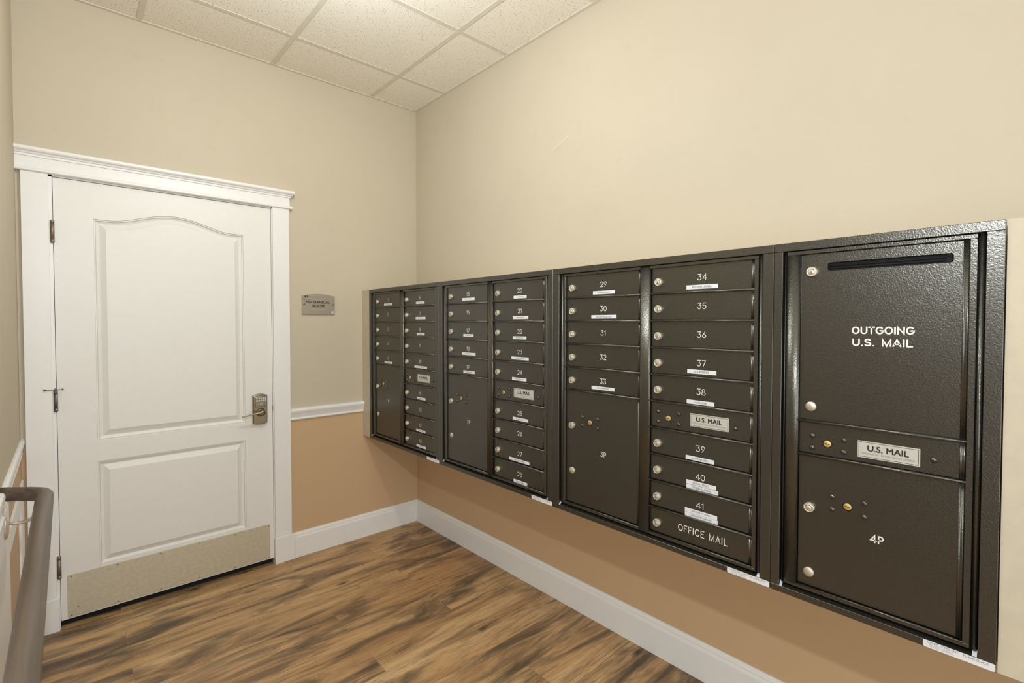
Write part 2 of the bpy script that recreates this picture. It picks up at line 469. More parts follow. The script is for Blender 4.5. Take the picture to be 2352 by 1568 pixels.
# ceiling: lay-in tiles and grid
bm = new()
gx = [0, -.349, -.959, -1.58, -2.19, -2.80, -3.41, -4.02, XS]; gy = [0, -.3705] + [-.3705 - .6096 * k for k in range(1, 10)] + [YB]
for i in range(len(gx) - 1):
    for j in range(len(gy) - 1):
        a, b, c, d = gx[i + 1] + .008, gx[i] - .008, gy[j + 1] + .008, gy[j] - .008
        if a >= b or c >= d: continue
        box(bm, a, b, c, d, H + .003, H + .018, .002)
ceil = struct('ceiling', bm, 'tile')
bm = new()
for x in gx[1:-1]: box(bm, x - .012, x + .012, YB, 0, H, H + .0025)
for y in gy[1:-1]: box(bm, XS, 0, y - .012, y + .012, H + .0003, H + .0028)
box(bm, XS, 0, -.019, 0, H - .001, H + .004); box(bm, -.019, 0, YB, -.019, H - .001, H + .004); box(bm, XL - .12 - .019, XL + .019, -1.969, 0, H - .001, H + .004)
obj('ceiling_grid', bm, 'grid', ceil)
bm = new(); quad(bm, [(XS - .1, YB - .1, H + .05), (XS - .1, .2, H + .05), (.1, .2, H + .05), (.1, YB - .1, H + .05)]); obj('ceiling_deck', bm, 'gap', ceil)

# baseboards
def base_prof(s):   # (out, z)
    return [(0, 0), (s * .016, 0), (s * .016, .118), (s * .0145, .124), (s * .011, .128), (s * .011, .136), (s * .007, .143), (s * .004, .150), (0, .150)]
bm = new(); prism(bm, [(-a, z) for a, z in base_prof(1)], 'x', -.864, -.0) ; struct('baseboard_back', bm, 'white')
bm = new(); prism(bm, [(-a, z) for a, z in base_prof(1)], 'y', YB, 0); struct('baseboard_right', bm, 'white')

# chair rails
def chair_prof():
    return [(0, .832), (.010, .832), (.013, .836), (.013, .841), (.010, .844), (.011, .850), (.015, .860), (.020, .872), (.024, .880), (.026, .886), (.026, .893), (.022, .899), (.012, .902), (0, .902)]
bm = new(); prism(bm, [(-a, z) for a, z in chair_prof()], 'x', -.880, BX)
tag(struct('trim_2', bm, 'white'), 'white chair rail on the back wall between door and mailboxes')
bm = new(); prism(bm, [(XL + a * .55, z - .002) for a, z in chair_prof()], 'y', -1.95, -.002)
tag(struct('trim_3', bm, 'white'), 'white chair rail running along the left wall')
# framed opening moulding low on the left wall
bm = new()
box(bm, XL, XL + .008, -.012, -.215, .0, .722, .001); box(bm, XL, XL + .008, -.215, -.75, .645, .722, .001)
box(bm, XL, XL + .008, -.75, -.96, .0, .822, .001)
tag(struct('trim_4', bm, 'white'), 'white flat panel moulding low on the left wall')
bm = new(); box(bm, XL, XL + .013, -.95, -1.95, .690, .835, .0015); box(bm, XL, XL + .010, -.97, -1.95, .0, .690, .0015)
tag(struct('trim_5', bm, 'white'), 'white backing board behind the handrail bracket')

# door casing -----------------------------------------------------------
bm = new()
box(bm, -2.0125, -1.9225, -.020, 0, .155, 2.083, .0012); box(bm, -.9715, -.8795, -.020, 0, .155, 2.083, .0012)
box(bm, -2.0145, -1.9125, -.026, 0, 0, .155, .0025); box(bm, -.9755, -.8635, -.026, 0, 0, .155, .0025)
hp = [(0, 2.083), (-.026, 2.083), (-.030, 2.087), (-.030, 2.095), (-.026, 2.100), (-.022, 2.100), (-.022, 2.148), (-.027, 2.148), (-.028, 2.158), (-.034, 2.159), (-.036, 2.165), (-.041, 2.170),
      (-.045, 2.175), (-.045, 2.184), (-.042, 2.187), (0, 2.187)]
for (p0, p1, xr) in ((2.083, 2.100, -.860), (2.100, 2.148, -.8735), (2.148, 2.1585, -.866), (2.159, 2.1702, -.862), (2.1705, 2.187, -.848)):
    pass
sections = [([(0, 2.083), (-.026, 2.083), (-.030, 2.087), (-.030, 2.095), (-.026, 2.1), (0, 2.1)], -.862),
            ([(0, 2.1), (-.022, 2.1), (-.022, 2.148), (0, 2.148)], -.8755),
            ([(0, 2.148), (-.027, 2.148), (-.028, 2.158), (0, 2.158)], -.869),
            ([(0, 2.158), (-.033, 2.158), (-.036, 2.164), (-.040, 2.168), (0, 2.168)], -.864),
            ([(0, 2.168), (-.043, 2.168), (-.047, 2.174), (-.047, 2.183), (-.043, 2.187), (0, 2.187)], -.853)]
for pr, xr in sections: prism(bm, pr, 'x', XL + .0005, xr)
tag(struct('trim_1', bm, 'white'), 'white door casing with stepped head and plinth blocks')
bm = new()   # jambs and stops around the leaf
box(bm, OL - .012, OL + .0015, -.003, .12, 0, OT + .012); box(bm, OR_ - .0015, OR_ + .012, -.003, .12, 0, OT + .012); box(bm, OL - .012, OR_ + .012, -.003, .12, OT - .0015, OT + .012)
box(bm, OL, OL + .014, .042, .056, 0, OT); box(bm, OR_ - .014, OR_, .042, .056, 0, OT); box(bm, OL, OR_, .042, .056, OT - .014, OT)
struct('trim_6', bm, 'white')
bm = new(); box(bm, OL, OR_, .060, .12, 0, OT); box(bm, OL + .0002, DL, .008, .060, 0, OT); box(bm, OL, DR, .008, .060, DZ1, OT - .0002); box(bm, OL, OR_, .030, .060, 0, .060)  # black filling stands in for shade in the gaps around and behind the leaf
struct('door_gap_shade', bm, 'black')

# door leaf ---------------------------------------------------------------
FY = .000      # front face of the leaf
def arch_contour(x0, x1, z0, z1, rise, n=28, sh=.10):
    pts = [(x0, z0), (x1, z0), (x1, z1)]
    for i in range(1, n):
        t = i / n; x = x1 + (x0 - x1) * t
        s = 0 if (t < sh or t > 1 - sh) else (1 - math.cos(2 * PI * (t - sh) / (1 - 2 * sh))) / 2
        if t < sh or t > 1 - sh: s = 0
        pts.append((x, z1 + rise * s ** .8))
    pts.append((x0, z1))
    return pts
panels = [(arch_contour(-1.767, -1.122, .849, 1.906, .056), arch_contour(-1.722, -1.166, .899, 1.861, .056)),
          (arch_contour(-1.767, -1.122, .248, .752, 0), arch_contour(-1.7245, -1.1645, .293, .704, 0))]
RING = [(0, 0), (.04, .0060), (.11, .0062), (.14, .0035), (.19, .0105), (.42, .0150), (.47, .0145), (1, .0010)]
bm = new()
edges = []
outer = [bm.verts.new((x, FY, z)) for x, z in [(DL, DZ0), (DR, DZ0), (DR, DZ1), (DL, DZ1)]]
for i in range(4): edges.append(bm.edges.new((outer[i], outer[(i + 1) % 4])))
rings0 = []
for co, ci in panels:
    vsr = [bm.verts.new((x, FY, z)) for x, z in co]; rings0.append(vsr)
    for i in range(len(vsr)): edges.append(bm.edges.new((vsr[i], vsr[(i + 1) % len(vsr)])))
bmesh.ops.triangle_fill(bm, use_beauty=True, use_dissolve=False, edges=edges)
for (co, ci), r0 in zip(panels, rings0):
    prev = r0
    for t, d in RING[1:]:
        cur = [bm.verts.new((a[0] + (b[0] - a[0]) * t, FY + d, a[1] + (b[1] - a[1]) * t)) for a, b in zip(co, ci)]
        for i in range(len(cur)):
            j = (i + 1) % len(cur); bm.faces.new((prev[i], prev[j], cur[j], cur[i]))
        prev = cur
    bm.faces.new(prev)
bk = [bm.verts.new((x, FY + .040, z)) for x, z in [(DL, DZ0), (DR, DZ0), (DR, DZ1), (DL, DZ1)]]
for i in range(4): bm.faces.new((outer[i], outer[(i + 1) % 4], bk[(i + 1) % 4], bk[i]))
bm.faces.new(bk)
bmesh.ops.recalc_face_normals(bm, faces=bm.faces)
door = struct('door_1', bm, 'doorw', label='white two panel door with arched upper panel')

bm = new(); box(bm, -1.886, -.997, FY - .0015, FY, .039, .2405, .0004)
kick = obj('kick_plate', bm, 'kick', door); kick['label'] = 'brushed metal kick plate'
bm = new()
for x, z in [(-1.8713, .2325), (-1.7006, .2325), (-1.5267, .2325), (-1.3544, .2310), (-1.1807, .2290), (-1.0062, .2290), (-1.8725, .0500), (-1.8487, .0816), (-1.7006, .0495), (-1.5272, .0485), (-1.3556, .0475), (-1.1828, .0465), (-1.0069, .0455)]:
    b2 = new(); lathe(b2, [(.0035, 0), (.0032, .0012), (.0015, .0018), (0, .0018)], (x, FY - .0015, z), (0, -1, 0), 12)
    obj('screw', b2, 'steel', kick)
bm.free()
for k, (z0, z1, m) in enumerate([(1.775, 1.882, 'steel'), (1.006, 1.106, 'zinc'), (.234, .342, 'steel')]):
    bm = new(); x = -1.9115; y = -.007; r = .0072; hh = z1 - z0
    lathe(bm, [(0, 0), (r * .6, .001), (r, .004), (r, hh * .16), (r * .84, hh * .163), (r * .84, hh * .170), (r, hh * .173), (r, hh * .827), (r * .84, hh * .83), (r * .84, hh * .837), (r, hh * .84), (r, hh - .004), (r * .6, hh - .001), (0, hh)], (x, y, z0), (0, 0, 1), 16)
    box(bm, x - .0085, x + .0045, -.0045, -.0015, z0 + .002, z1 - .002)
    hg = obj('hinge', bm, m, door)
    if k == 1:
        hg['label'] = 'grey hinge with pin door stop'
        b2 = new()
        tube(b2, [(-1.946, -.028, 1.1115), (-1.93, -.024, 1.110), (-1.9115, -.016, 1.109), (-1.897, -.018, 1.110), (-1.888, -.022, 1.110)], .0016, 8)
        lathe(b2, [(0, 0), (.0045, 0), (.0045, .005), (0, .006)], (-1.947, -.026, 1.1115), (-.5, .87, 0), 10)
        lathe(b2, [(0, 0), (.0042, 0), (.0042, .004), (0, .005)], (-1.889, -.024, 1.110), (.5, .87, 0), 10)
        lathe(b2, [(.0085, 0), (.0085, .003), (.005, .004), (.003, .009), (0, .010)], (-1.9115, -.009, 1.107), (0, 0, 1), 12)
        obj('pin_door_stop', b2, 'steel', hg)

# keypad lever lock
lk = thing('x', (0, 0, 0), None, None); bpy.data.objects.remove(lk)
bm = new(); x0, x1, z0, z1 = -1.086, -1.010, .842, 1.000
def arch_plate(x0, x1, z0, z1, rt, rb, n=10):
    p = [(x0 + (x1 - x0) * i / n, z0 - rb * math.sin(PI * i / n)) for i in range(n + 1)]
    return p + [(x1 + (x0 - x1) * i / n, z1 + rt * math.sin(PI * i / n)) for i in range(n + 1)]
def slab(bm, prof, y0, y1, inset=.003, mi=0):
    """profile in x,z with a bevelled front edge at y1"""
    cx = sum(p[0] for p in prof) / len(prof); cz = sum(p[1] for p in prof) / len(prof)
    def ring(y, k): return [bm.verts.new((p[0] - math.copysign(min(k, abs(p[0] - cx)), p[0] - cx), y, p[1] - math.copysign(min(k, abs(p[1] - cz)), p[1] - cz))) for p in prof]
    r = [ring(y0, 0), ring(y1 + inset, 0), ring(y1, inset)]
    fs = []
    for a, b in zip(r, r[1:]):
        for i in range(len(a)):
            j = (i + 1) % len(a); fs.append(bm.faces.new((a[i], a[j], b[j], b[i])))
    fs.append(bm.faces.new(r[-1])); fs.append(bm.faces.new(r[0][::-1]))
    for f in fs: f.material_index = mi
    bmesh.ops.recalc_face_normals(bm, faces=fs)
slab(bm, arch_plate(x0, x1, z0, z1, .009, .007), 0, -.022, .004)
lock = obj('keypad_lock', bm, 'lockset', door); lock['label'] = 'nickel keypad lever lock'
bm = new(); slab(bm, arch_plate(x0 + .008, x1 - .004, .936, .992, .008, 0), -.020, -.030, .003); obj('keypad_housing', bm, 'lockset', lock)
for r_ in range(2):
    for c_ in range(5):
        bm = new(); box(bm, -1.0725 + c_ * .0115, -1.0645 + c_ * .0115, -.0335, -.029, .968 + r_ * .0125, .977 + r_ * .0125, .001)
        obj('keypad_button', bm, 'clip', lock)
bm = new(); lathe(bm, [(.0065, 0), (.0065, .004), (.005, .005), (0, .005)], (-1.046, -.030, .951), (0, -1, 0), 16); box(bm, -1.0468, -1.0452, -.0355, -.034, .947, .955, mi=1)
obj('key_cylinder', bm, ['nickel', 'gap'], lock)
bm = new(); lathe(bm, [(.024, 0), (.024, .006), (.018, .012), (.012, .016), (.012, .034), (.0145, .038), (.0145, .050), (.010, .053), (0, .053)], (-1.048, -.020, .905), (0, -1, 0), 24)
pts = []; sq = []
for i in range(15):
    t = i / 14
    pts.append((-1.048 - .105 * t, -.066 + .012 * t * t, .908 + .004 * math.sin(PI * t * 1.3) - .020 * t ** 1.3 + .010 * t ** 5)); sq.append((1.0, .55))
tube(bm, pts, [.0115 - .0065 * i / 14 for i in range(15)], 12, squash=sq)
obj('lever_handle', bm, 'lockset', lock)
bm = new(); box(bm, OR_ - .0035, OR_ - .0005, -.0045, .003, .902, .932); obj('latch', bm, 'steel', door)

# mechanical room sign ---------------------------------------------------
sg = thing('room_sign', (-.703, -.006, 1.4655), 'grey metal room sign reading mechanical room, on wall right of door', 'sign')
bm = new(); sy = -.0075
prof = [(-.8045, 1.4655), (-.6015, 1.4655), (-.6015, 1.5805)] + [(-.6015 - .203 * i / 16, 1.5805 + .0125 * math.sin(PI * i / 16)) for i in range(1, 16)] + [(-.8045, 1.5805)]
slab(bm, prof, -.0005, sy, .001); box(bm, -.8025, -.6035, sy - .0006, sy, 1.4672, 1.4684)
plate = obj('sign_plate', bm, 'sign', sg)
bm = new()
for i_, (dx, dz) in enumerate(((-.0005, -.0004), (.0005, -.0004), (-.0005, .0004), (.0005, .0004))):
    write(bm, 'MECHANICAL', PY(sy - .0006 - i_ * .0001, -.7075 + dx, 1.5425 + dz), .148, .0150)
    write(bm, 'ROOM', PY(sy - .0006 - i_ * .0001, -.7045 + dx, 1.5185 + dz), .071, .0150)
obj('lettering', bm, 'ink', sg)
bm = new()
for s in (-1, 1):   # two-petal emblem over a tiny house
    pet = [(.0002, .0065), (.0035, .0095), (.008, .0100), (.0115, .0075), (.0115, .0020), (.0075, -.0060), (.0060, -.0020), (.0030, .0030)]
    c = [(s * a, b) for a, b in pet]; c = c if s > 0 else c[::-1]
    bm.faces.new([bm.verts.new(PY(sy - .0006, -.777, 1.5715)(a, b)) for a, b in c])
for i in range(13):
    if i in (7,): continue
    w_ = .0026; x = -.7975 + i * .0034
    box(bm, x, x + w_ * .75, sy - .0007, sy, 1.5555, 1.5555 + (.0036 if i in (0, 3, 5, 8, 12) else .0026))
obj('emblem', bm, 'ink', sg)
bm = new()
for i in range(15):
    if i in (4, 9): continue
    for (dx, dz) in random.sample([(0, 0), (0, .0024), (0, .0048), (.0024, 0), (.0024, .0024), (.0024, .0048)], 3):
        lathe(bm, [(.0009, 0), (.0006, .0005), (0, .0006)], (-.745 + i * .0056 + dx, sy, 1.4955 + dz), (0, -1, 0), 6)
obj('braille_dots', bm, 'plaque', sg)
bm = new(); box(bm, -.6225, -.6105, sy - .0007, sy, 1.4745, 1.4865); box(bm, -.6178, -.6152, sy - .0012, sy, 1.4785, 1.4835, mi=1); obj('pictogram', bm, ['paper', 'ink'], sg)
for x in (-.792, -.6115):
    bm = new(); lathe(bm, [(.006, 0), (.006, .005), (.0045, .0062), (0, .0062)], (x, sy, 1.530), (0, -1, 0), 16); obj('standoff_screw', bm, 'steel', sg)

# handrail ---------------------------------------------------------------
hr = thing('handrail', (-1.928, -2.2, .89), 'round dark brown wooden handrail turning in toward the left wall', 'handrail')
bm = new(); R_ = .021
path = [(-2.029, -.905, .890), (-2.001, -.925, .890), (-1.964, -.954, .890), (-1.943, -.976, .890), (-1.933, -.990, .890), (-1.9285, -1.010, .890), (-1.928, -1.06, .890)] + [(-1.928, -1.10 - .15 * k, .890) for k in range(0, 20)]
tube(bm, path, R_, 28); obj('rail', bm, 'rail', hr)
for yb in (-.965,):
    bm = new()
    lathe(bm, [(0, 0), (.031, 0), (.031, .003), (.026, .006), (.012, .009), (0, .010)], (XL + .013, -.965, .800), (1, 0, 0), 20)
    pts = [(-2.010, -.965, .814), (-1.995, -.967, .811), (-1.972, -.972, .812), (-1.952, -.982, .824), (-1.937, -1.0, .842), (-1.930, -1.02, .858), (-1.928, -1.03, .871)]
    tube(bm, pts, .0048, 10); box(bm, -1.936, -1.920, -1.06, -1.00, .866, .8705)
    obj('bracket', bm, 'nickel', hr)['label'] = 'nickel wall bracket'

# ------------------------------------------------------------------ mailboxes
XT, XF, XD = -.418, -.411, -.4025      # trim, inner frame and door planes
Z0, PIT = 1.5987, .0889
def zr(r): return Z0 - r * PIT

bm = new()
lathe(bm, [(.0125, -.004), (.0125, .0086), (.0118, .0096), (.0103, .0098), (.0098, .0088), (.0093, .0088), (.0090, .0094), (.0073, .0094)], (0, 0, 0), (-1, 0, 0), 32)
lathe(bm, [(.0073, .0094), (.0073, .0082), (.0066, .0082)], (0, 0, -.0008), (-1, 0, 0), 24, mi=1)
lathe(bm, [(.0066, .0082), (.0066, .0104), (.0060, .0110), (0, .0110)], (0, 0, -.0008), (-1, 0, 0), 24)
box(bm, -.0115, -.0108, -.0010, .0010, -.0050, .0034, mi=1)
me_lock = bpy.data.meshes.new('lock'); bm.to_mesh(me_lock); bm.free(); me_lock.materials.append(M['nickel']); me_lock.materials.append(M['slot'])
bm = new(); lathe(bm, [(.0125, -.004), (.0125, .003), (.0118, .0042), (0, .0042)], (0, 0, 0), (-1, 0, 0), 28)
me_stud = bpy.data.meshes.new('stud'); bm.to_mesh(me_stud); bm.free(); me_stud.materials.append(M['nickel'])
bm = new(); lathe(bm, [(.0112, .0002), (.0112, .0006), (.0084, .0006)], (0, 0, 0), (-1, 0, 0), 24, mi=1); lathe(bm, [(.0086, .0005), (.0086, .0018), (.0078, .0024), (0, .0024)], (.0, 0, 0), (-1, 0, 0), 24)
sl = [(-.0062, -.0004), (-.0030, .0012), (0, -.0006), (.0030, .0004), (.0062, -.0012)]
for (a, b), (c, d) in zip(sl, sl[1:]): quad(bm, [(-.0026, -a, b - .0009), (-.0026, -c, d - .0009), (-.0026, -c, d + .0009), (-.0026, -a, b + .0009)], 1)
me_core = bpy.data.meshes.new('core'); bm.to_mesh(me_core); bm.free(); me_core.materials.append(M['brass']); me_core.materials.append(M['gap'])
bm = new(); lathe(bm, [(.0068, 0), (.0068, .0014), (.0058, .0040), (.0034, .0056), (0, .0062)], (0, 0, 0), (-1, 0, 0), 16)
me_rivet = bpy.data.meshes.new('rivet'); bm.to_mesh(me_rivet); bm.free(); me_rivet.materials.append(M['dark'])


def inst(name, me, loc, parent):
    o = bpy.data.objects.new(name, me); col.objects.link(o); o.parent = parent
    o.matrix_parent_inverse = Matrix.Translation(-wloc(parent)); o.location = loc
    return o


NAMES = {34: 'RUTH ANN CAMPBELL', 37: 'RITA BORENER', 38: 'CAROL FUNK', 39: 'KATHY NELSON', '40a': 'FRANK LEMLEY', '40b': 'ROBELLA LEMLEY', '41a': 'CHARLES ST. JOHN', '41b': 'CHRISTINE ST.JOHN', 30: 'WILLIAM PEDDICORD'}
LAB = {1: (-.278, -.374, 1.527), 5: (-.281, -.376, 1.173), 6: (-.649, -.735, 1.527), 7: (-.644, -.744, 1.441), 8: (-.654, -.735, 1.352), 10: (-.628, -.757, 1.169), 11: (-.653, -.740, .994), 13: (-.644, -.739, .813), 14: (-.647, -.742, .726),
       15: (-1.079, -1.177, 1.530), 17: (-1.086, -1.167, 1.353), 18: (-1.075, -1.183, 1.263), 19: (-1.086, -1.176, 1.174), 20: (-1.452, -1.533, 1.526), 21: (-1.447, -1.543, 1.437), 22: (-1.447, -1.532, 1.349), 23: (-1.438, -1.546, 1.260), 24: (-1.442, -1.533, 1.169),
       25: (-1.447, -1.543, .995), 27: (-1.424, -1.551, .813), 28: (-1.452, -1.538, .720), 29: (-1.886, -1.984, 1.525), 30: (-1.879, -1.991, 1.436), 33: (-1.881, -1.984, 1.173),
       34: (-2.255, -2.356, 1.525), 37: (-2.260, -2.353, 1.261), 38: (-2.259, -2.348, 1.165), 39: (-2.257, -2.349, .988), '40a': (-2.260, -2.356, .9105), '40b': (-2.260, -2.363, .8965), '41a': (-2.256, -2.360, .820), '41b': (-2.256, -2.362, .8065)}


def name_label(key, parent):
    y0, y1, zc = LAB[key]; h = .0128
    bm = new(); box(bm, XD - .0005, XD, y0, y1, zc - h / 2, zc + h / 2, .0001)
    P = PX(XD - .0008, (y0 + y1) / 2, zc); w = abs(y1 - y0)
    if key in NAMES: write(bm, NAMES[key], P, min(w * .62, .0042 * len(NAMES[key])), .0062, .0, 1)
    else:      # print too small to read in the photo: uneven ticks
        rnd = random.Random(str(key)); a = -w * .27
        while a < w * .27:
            b = rnd.uniform(.0012, .0022)
            hh = rnd.uniform(.0018, .0024)
            quad(bm, [P(a, -hh), P(a + b * .55, -hh), P(a + b * .55, hh), P(a, hh)], 1)
            if rnd.random() < .6: quad(bm, [P(a, hh - .001), P(a + b, hh - .001), P(a + b, hh), P(a, hh)], 1)
            a += b + .0013
    obj('name_label', bm, ['paper', 'ink'], parent)


def panel_face(bm, yL, yR, z0, z1, hole=None):
    """pressed sheet front between yL (left) and yR; soft folded edges and hinge fold on the right"""
    e = .0022
    if hole is None:
        box(bm, XD, XD + .010, yL, yR, z0, z1, .0012)
    else:
        hy0, hy1, hz0, hz1 = hole; r = .006
        bm2 = bmesh.new(); ed = []
        O = [bm2.verts.new((XD, y, z)) for y, z in ((yL, z0), (yR, z0), (yR, z1), (yL, z1))]
        pts = []
        for cy, cz, a0 in ((hy1 - r, hz0 + r, -90), (hy1 - r, hz1 - r, 0), (hy0 + r, hz1 - r, 90), (hy0 + r, hz0 + r, 180)):
            pts += arc(cy, cz, r, r, a0, a0 + 90, 6)
        I = [bm2.verts.new((XD, a, b)) for a, b in pts]
        for L in (O, I):
            for i in range(len(L)): ed.append(bm2.edges.new((L[i], L[(i + 1) % len(L)])))
        bmesh.ops.triangle_fill(bm2, use_beauty=True, edges=ed)
        B = [bm2.verts.new((XD + .004, v.co.y, v.co.z)) for v in I]
        for i in range(len(I)): bm2.faces.new((I[i], I[(i + 1) % len(I)], B[(i + 1) % len(I)], B[i]))
        bmesh.ops.recalc_face_normals(bm2, faces=bm2.faces)
        for f in bm2.faces:
            if abs(f.normal.x) > .9 and f.normal.x > 0: f.normal_flip()
        me = bpy.data.meshes.new('t'); bm2.to_mesh(me); bm2.free(); bm.from_mesh(me); bpy.data.meshes.remove(me)


def hinge_fold(yR, z0, z1, parent):
    bm = new(); c = yR + .0075
    prism(bm, [(XD + .001, c + .0045), (XD - .0012, c + .0035), (XD - .0018, c + .0015), (XD - .0004, c + .0002), (XD - .0006, c - .0012), (XD - .0012, c - .0025), (XD - .0014, c - .0045), (XD - .0008, c - .0062), (XD + .001, c - .0068)], 'z', z0 + .001, z1 - .001, smooth=True)
    obj('hinge', bm, 'dark', parent)


def mail_door(unit, kind, yL, yR, r0, r1, num=None, ncy=None, hinge=True, hole=None, zt=None, zb=None, label=None):
    z1 = (zt if zt else zr(r0) - .0030); z0 = (zb if zb else zr(r1) + .0030)
    bm = new(); panel_face(bm, yL - .0008, yR + .0008, z0, z1, hole)
    d = obj(kind, bm, 'dark', unit)
    if hinge: hinge_fold(yR, z0, z1, d)
    if label: d['label'] = label
    return d


def rivets(pts, parent):
    for y, z in pts: inst('rivet', me_rivet, (XD, y, z), parent)


def plaque(parent, y0, y1, z0, z1):
    bm = new(); box(bm, XD - .0009, XD, y0, y1, z0, z1, .0003)
    t = .0009; i0, i1, j0, j1 = y0 - .0026, y1 + .0026, z0 + .0026, z1 - .0026; x = XD - .0011
    for a, b, c, d in ((i0, i1, j0, j0 + t), (i0, i1, j1 - t, j1), (i0, i0 - t, j0, j1), (i1 + t, i1, j0, j1)):
        quad(bm, [(x, a, c), (x, b, c), (x, b, d), (x, a, d)], 1)
    yc = (y0 + y1) / 2; w = abs(y1 - y0); h = z1 - z0
    write(bm, 'U.S. MAIL', PX(x, yc, z0 + h * .60), w * .66, h * .33, .0, 1)
    for i_, (dy, dz) in enumerate(((-.0004, .0003), (.0004, .0003), (-.0004, -.0003), (.0004, -.0003))): write(bm, 'U.S. MAIL', PX(x - .0001 * (i_ + 1), yc + dy, z0 + h * .60 + dz), w * .66, h * .33, .0, 1)
    write(bm, 'APPROVED BY THE POSTMASTER GENERAL', PX(x, yc, z0 + h * .27), w * .86, h * .105, 0, 2)
    obj('mail_plaque', bm, ['plaque', 'ink', 'grey_ink'], parent)


def half_round(bm, x, r, ya, yb, z, flat=.7):
    prof = [(x + .004, z - r)] + [(x - r * flat * math.sin(PI * i / 6), z - r * math.cos(PI * i / 6)) for i in range(7)] + [(x + .004, z + r)]
    prism(bm, prof, 'y', ya, yb, smooth=True)


def rounded_strip(bm, x, ya, yb, z0, z1, crown=.003, depth=.012):
    """vertical strip with softly crowned face, ya left (greater y) to yb"""
    n = 8
    prof = [(x + depth, ya), ] + [(x - crown * math.sin(PI * i / n) ** .8 if 0 < i < n else x, ya + (yb - ya) * i / n) for i in range(n + 1)] + [(x + depth, yb)]
    prism(bm, prof, 'z', z0, z1, smooth=True)


ZT, ZB, ZTI, ZBI = 1.627, .6755, 1.6050, .6930
FT, FB = 1.6035, .7030        # inner frame top / bottom
OPT, OPB = 1.5940, .7115      # openings
def make_unit(label, seam, tin, fo, cols, beads, n_labels):
    u = thing('mailbox_unit', (XT, (seam[0] + seam[1]) / 2, ZB), label, 'mailbox unit', 'wall mailbox units set side by side')
    g = .0006
    bm = new()
    box(bm, XT, XT + .016, seam[0] - g, seam[1] + g, ZTI, ZT, .0010); box(bm, XT, XT + .016, seam[0] - g, seam[1] + g, ZB, ZBI, .0010)
    box(bm, XT, XT + .016, seam[0] - g, tin[0], ZBI + .0003, ZTI - .0003, .0008); box(bm, XT, XT + .016, tin[1], seam[1] + g, ZBI + .0003, ZTI - .0003, .0008)
    # bottom sill folded inward
    quad(bm, [(XT + .0005, tin[0], ZBI), (XT + .0005, tin[1], ZBI), (XF + .014, tin[1], ZBI + .004), (XF + .014, tin[0], ZBI + .004)])
    obj('trim_frame', bm, 'dark', u)
    # master door frame
    bm = new()
    box(bm, XF, XF + .012, fo[0], fo[1], OPT, FT, .0008); box(bm, XF, XF + .012, fo[0], fo[1], FB, OPB, .0008)
    if fo[0] - cols[0][0] > .02: rounded_strip(bm, XF, fo[0], cols[0][0], OPB, OPT, .0042)
    else: box(bm, XF, XF + .012, fo[0], cols[0][0], OPB, OPT, .0008)
    rounded_strip(bm, XF + .002, tin[0] - .0035, max(fo[0] + .0015, fo[0] + .0015), FB, FT, .003)
    box(bm, XF, XF + .012, cols[-1][1], fo[1], OPB, OPT, .0008)
    rounded_strip(bm, XF + .003, fo[1] - .0018, tin[1] + .0018, FB, FT, .003)
    if len(cols) == 2: rounded_strip(bm, XF, cols[0][1], cols[1][0], FB + .002, FT - .001, .0016)
    for (yL, yR), bs in zip(cols, beads):
        for r in bs: half_round(bm, XF + .0008, .0032, yL + .001, yR - .001, zr(r))
        half_round(bm, XF + .0012, .0022, yL + .001, yR - .001, OPB + .0005)
    obj('inner_frame', bm, 'dark', u)
    bm = new(); box(bm, XD + .012, XD + .014, seam[0] - .004, seam[1] + .004, ZB + .006, ZT - .006); obj('cabinet_back', bm, 'gap', u)
    # corner clips at the foot of the recess
    for ys, yw in ((tin[0] - .001, -.006), (tin[1] + .001, .008)):
        bm = new(); quad(bm, [(XT + .001, ys, ZBI + .0003), (XT + .0015, ys + yw, ZBI + .0004), (XT + .012, ys + yw, ZBI + .010), (XT + .012, ys, ZBI + .012)]); obj('corner_clip', bm, 'clip', u)
    # maker's sticker under the right end
    y1 = seam[1] + .001; y0 = y1 + .117
    bm = new(); x = XT - .0006
    prof = [(y0, .6925), (y0, .6790), (y0 - .001, .6775), (y0 - .003, .6765), (y1 + .003, .6765), (y1 + .001, .6775), (y1, .679), (y1, .6925)]
    prism(bm, prof, 'x', x, XT)
    # text inside
    write(bm, 'USPS-STD-4C', PX(x - .0002, y0 - .034, .6890), .052, .0046, 0, 1)
    for k in range(3):
        for j in range(2): write(bm, 'nmn manm unm'[j * 2:j * 2 + 9 - k], PX(x - .0002, y0 - .020 - j * .022, .6845 - k * .0022), .017, .0012, 0, 1)
    write(bm, 'FLORENCE', PX(x - .0002, y1 + .030, .6878), .040, .0050, 0, 2)
    obj('maker_sticker', bm, ['paper', 'grey_ink', 'grey_ink'], u)
    return u


def numbered(u, n, text, cy, czo, col_, r, lock_y):
    yL, yR = col_
    d = mail_door(u, 'mailbox_door', yL, yR, r, r + 1)
    bm = new(); zc = zr(r) - .0440
    engrave(bm, text, PX(XD - .0005, cy, zc), .0192, .0020, w=.0215 * (sum(G[c_][0] for c_ in text) + .13 * (len(text) - 1))); obj('number', bm, 'letter', d)
    inst('lock', me_lock, (XD, lock_y, zr(r) - .0510), d)
    for k in (n, '%sa' % n, '%sb' % n):
        if k in LAB: name_label(k, d)
    return d


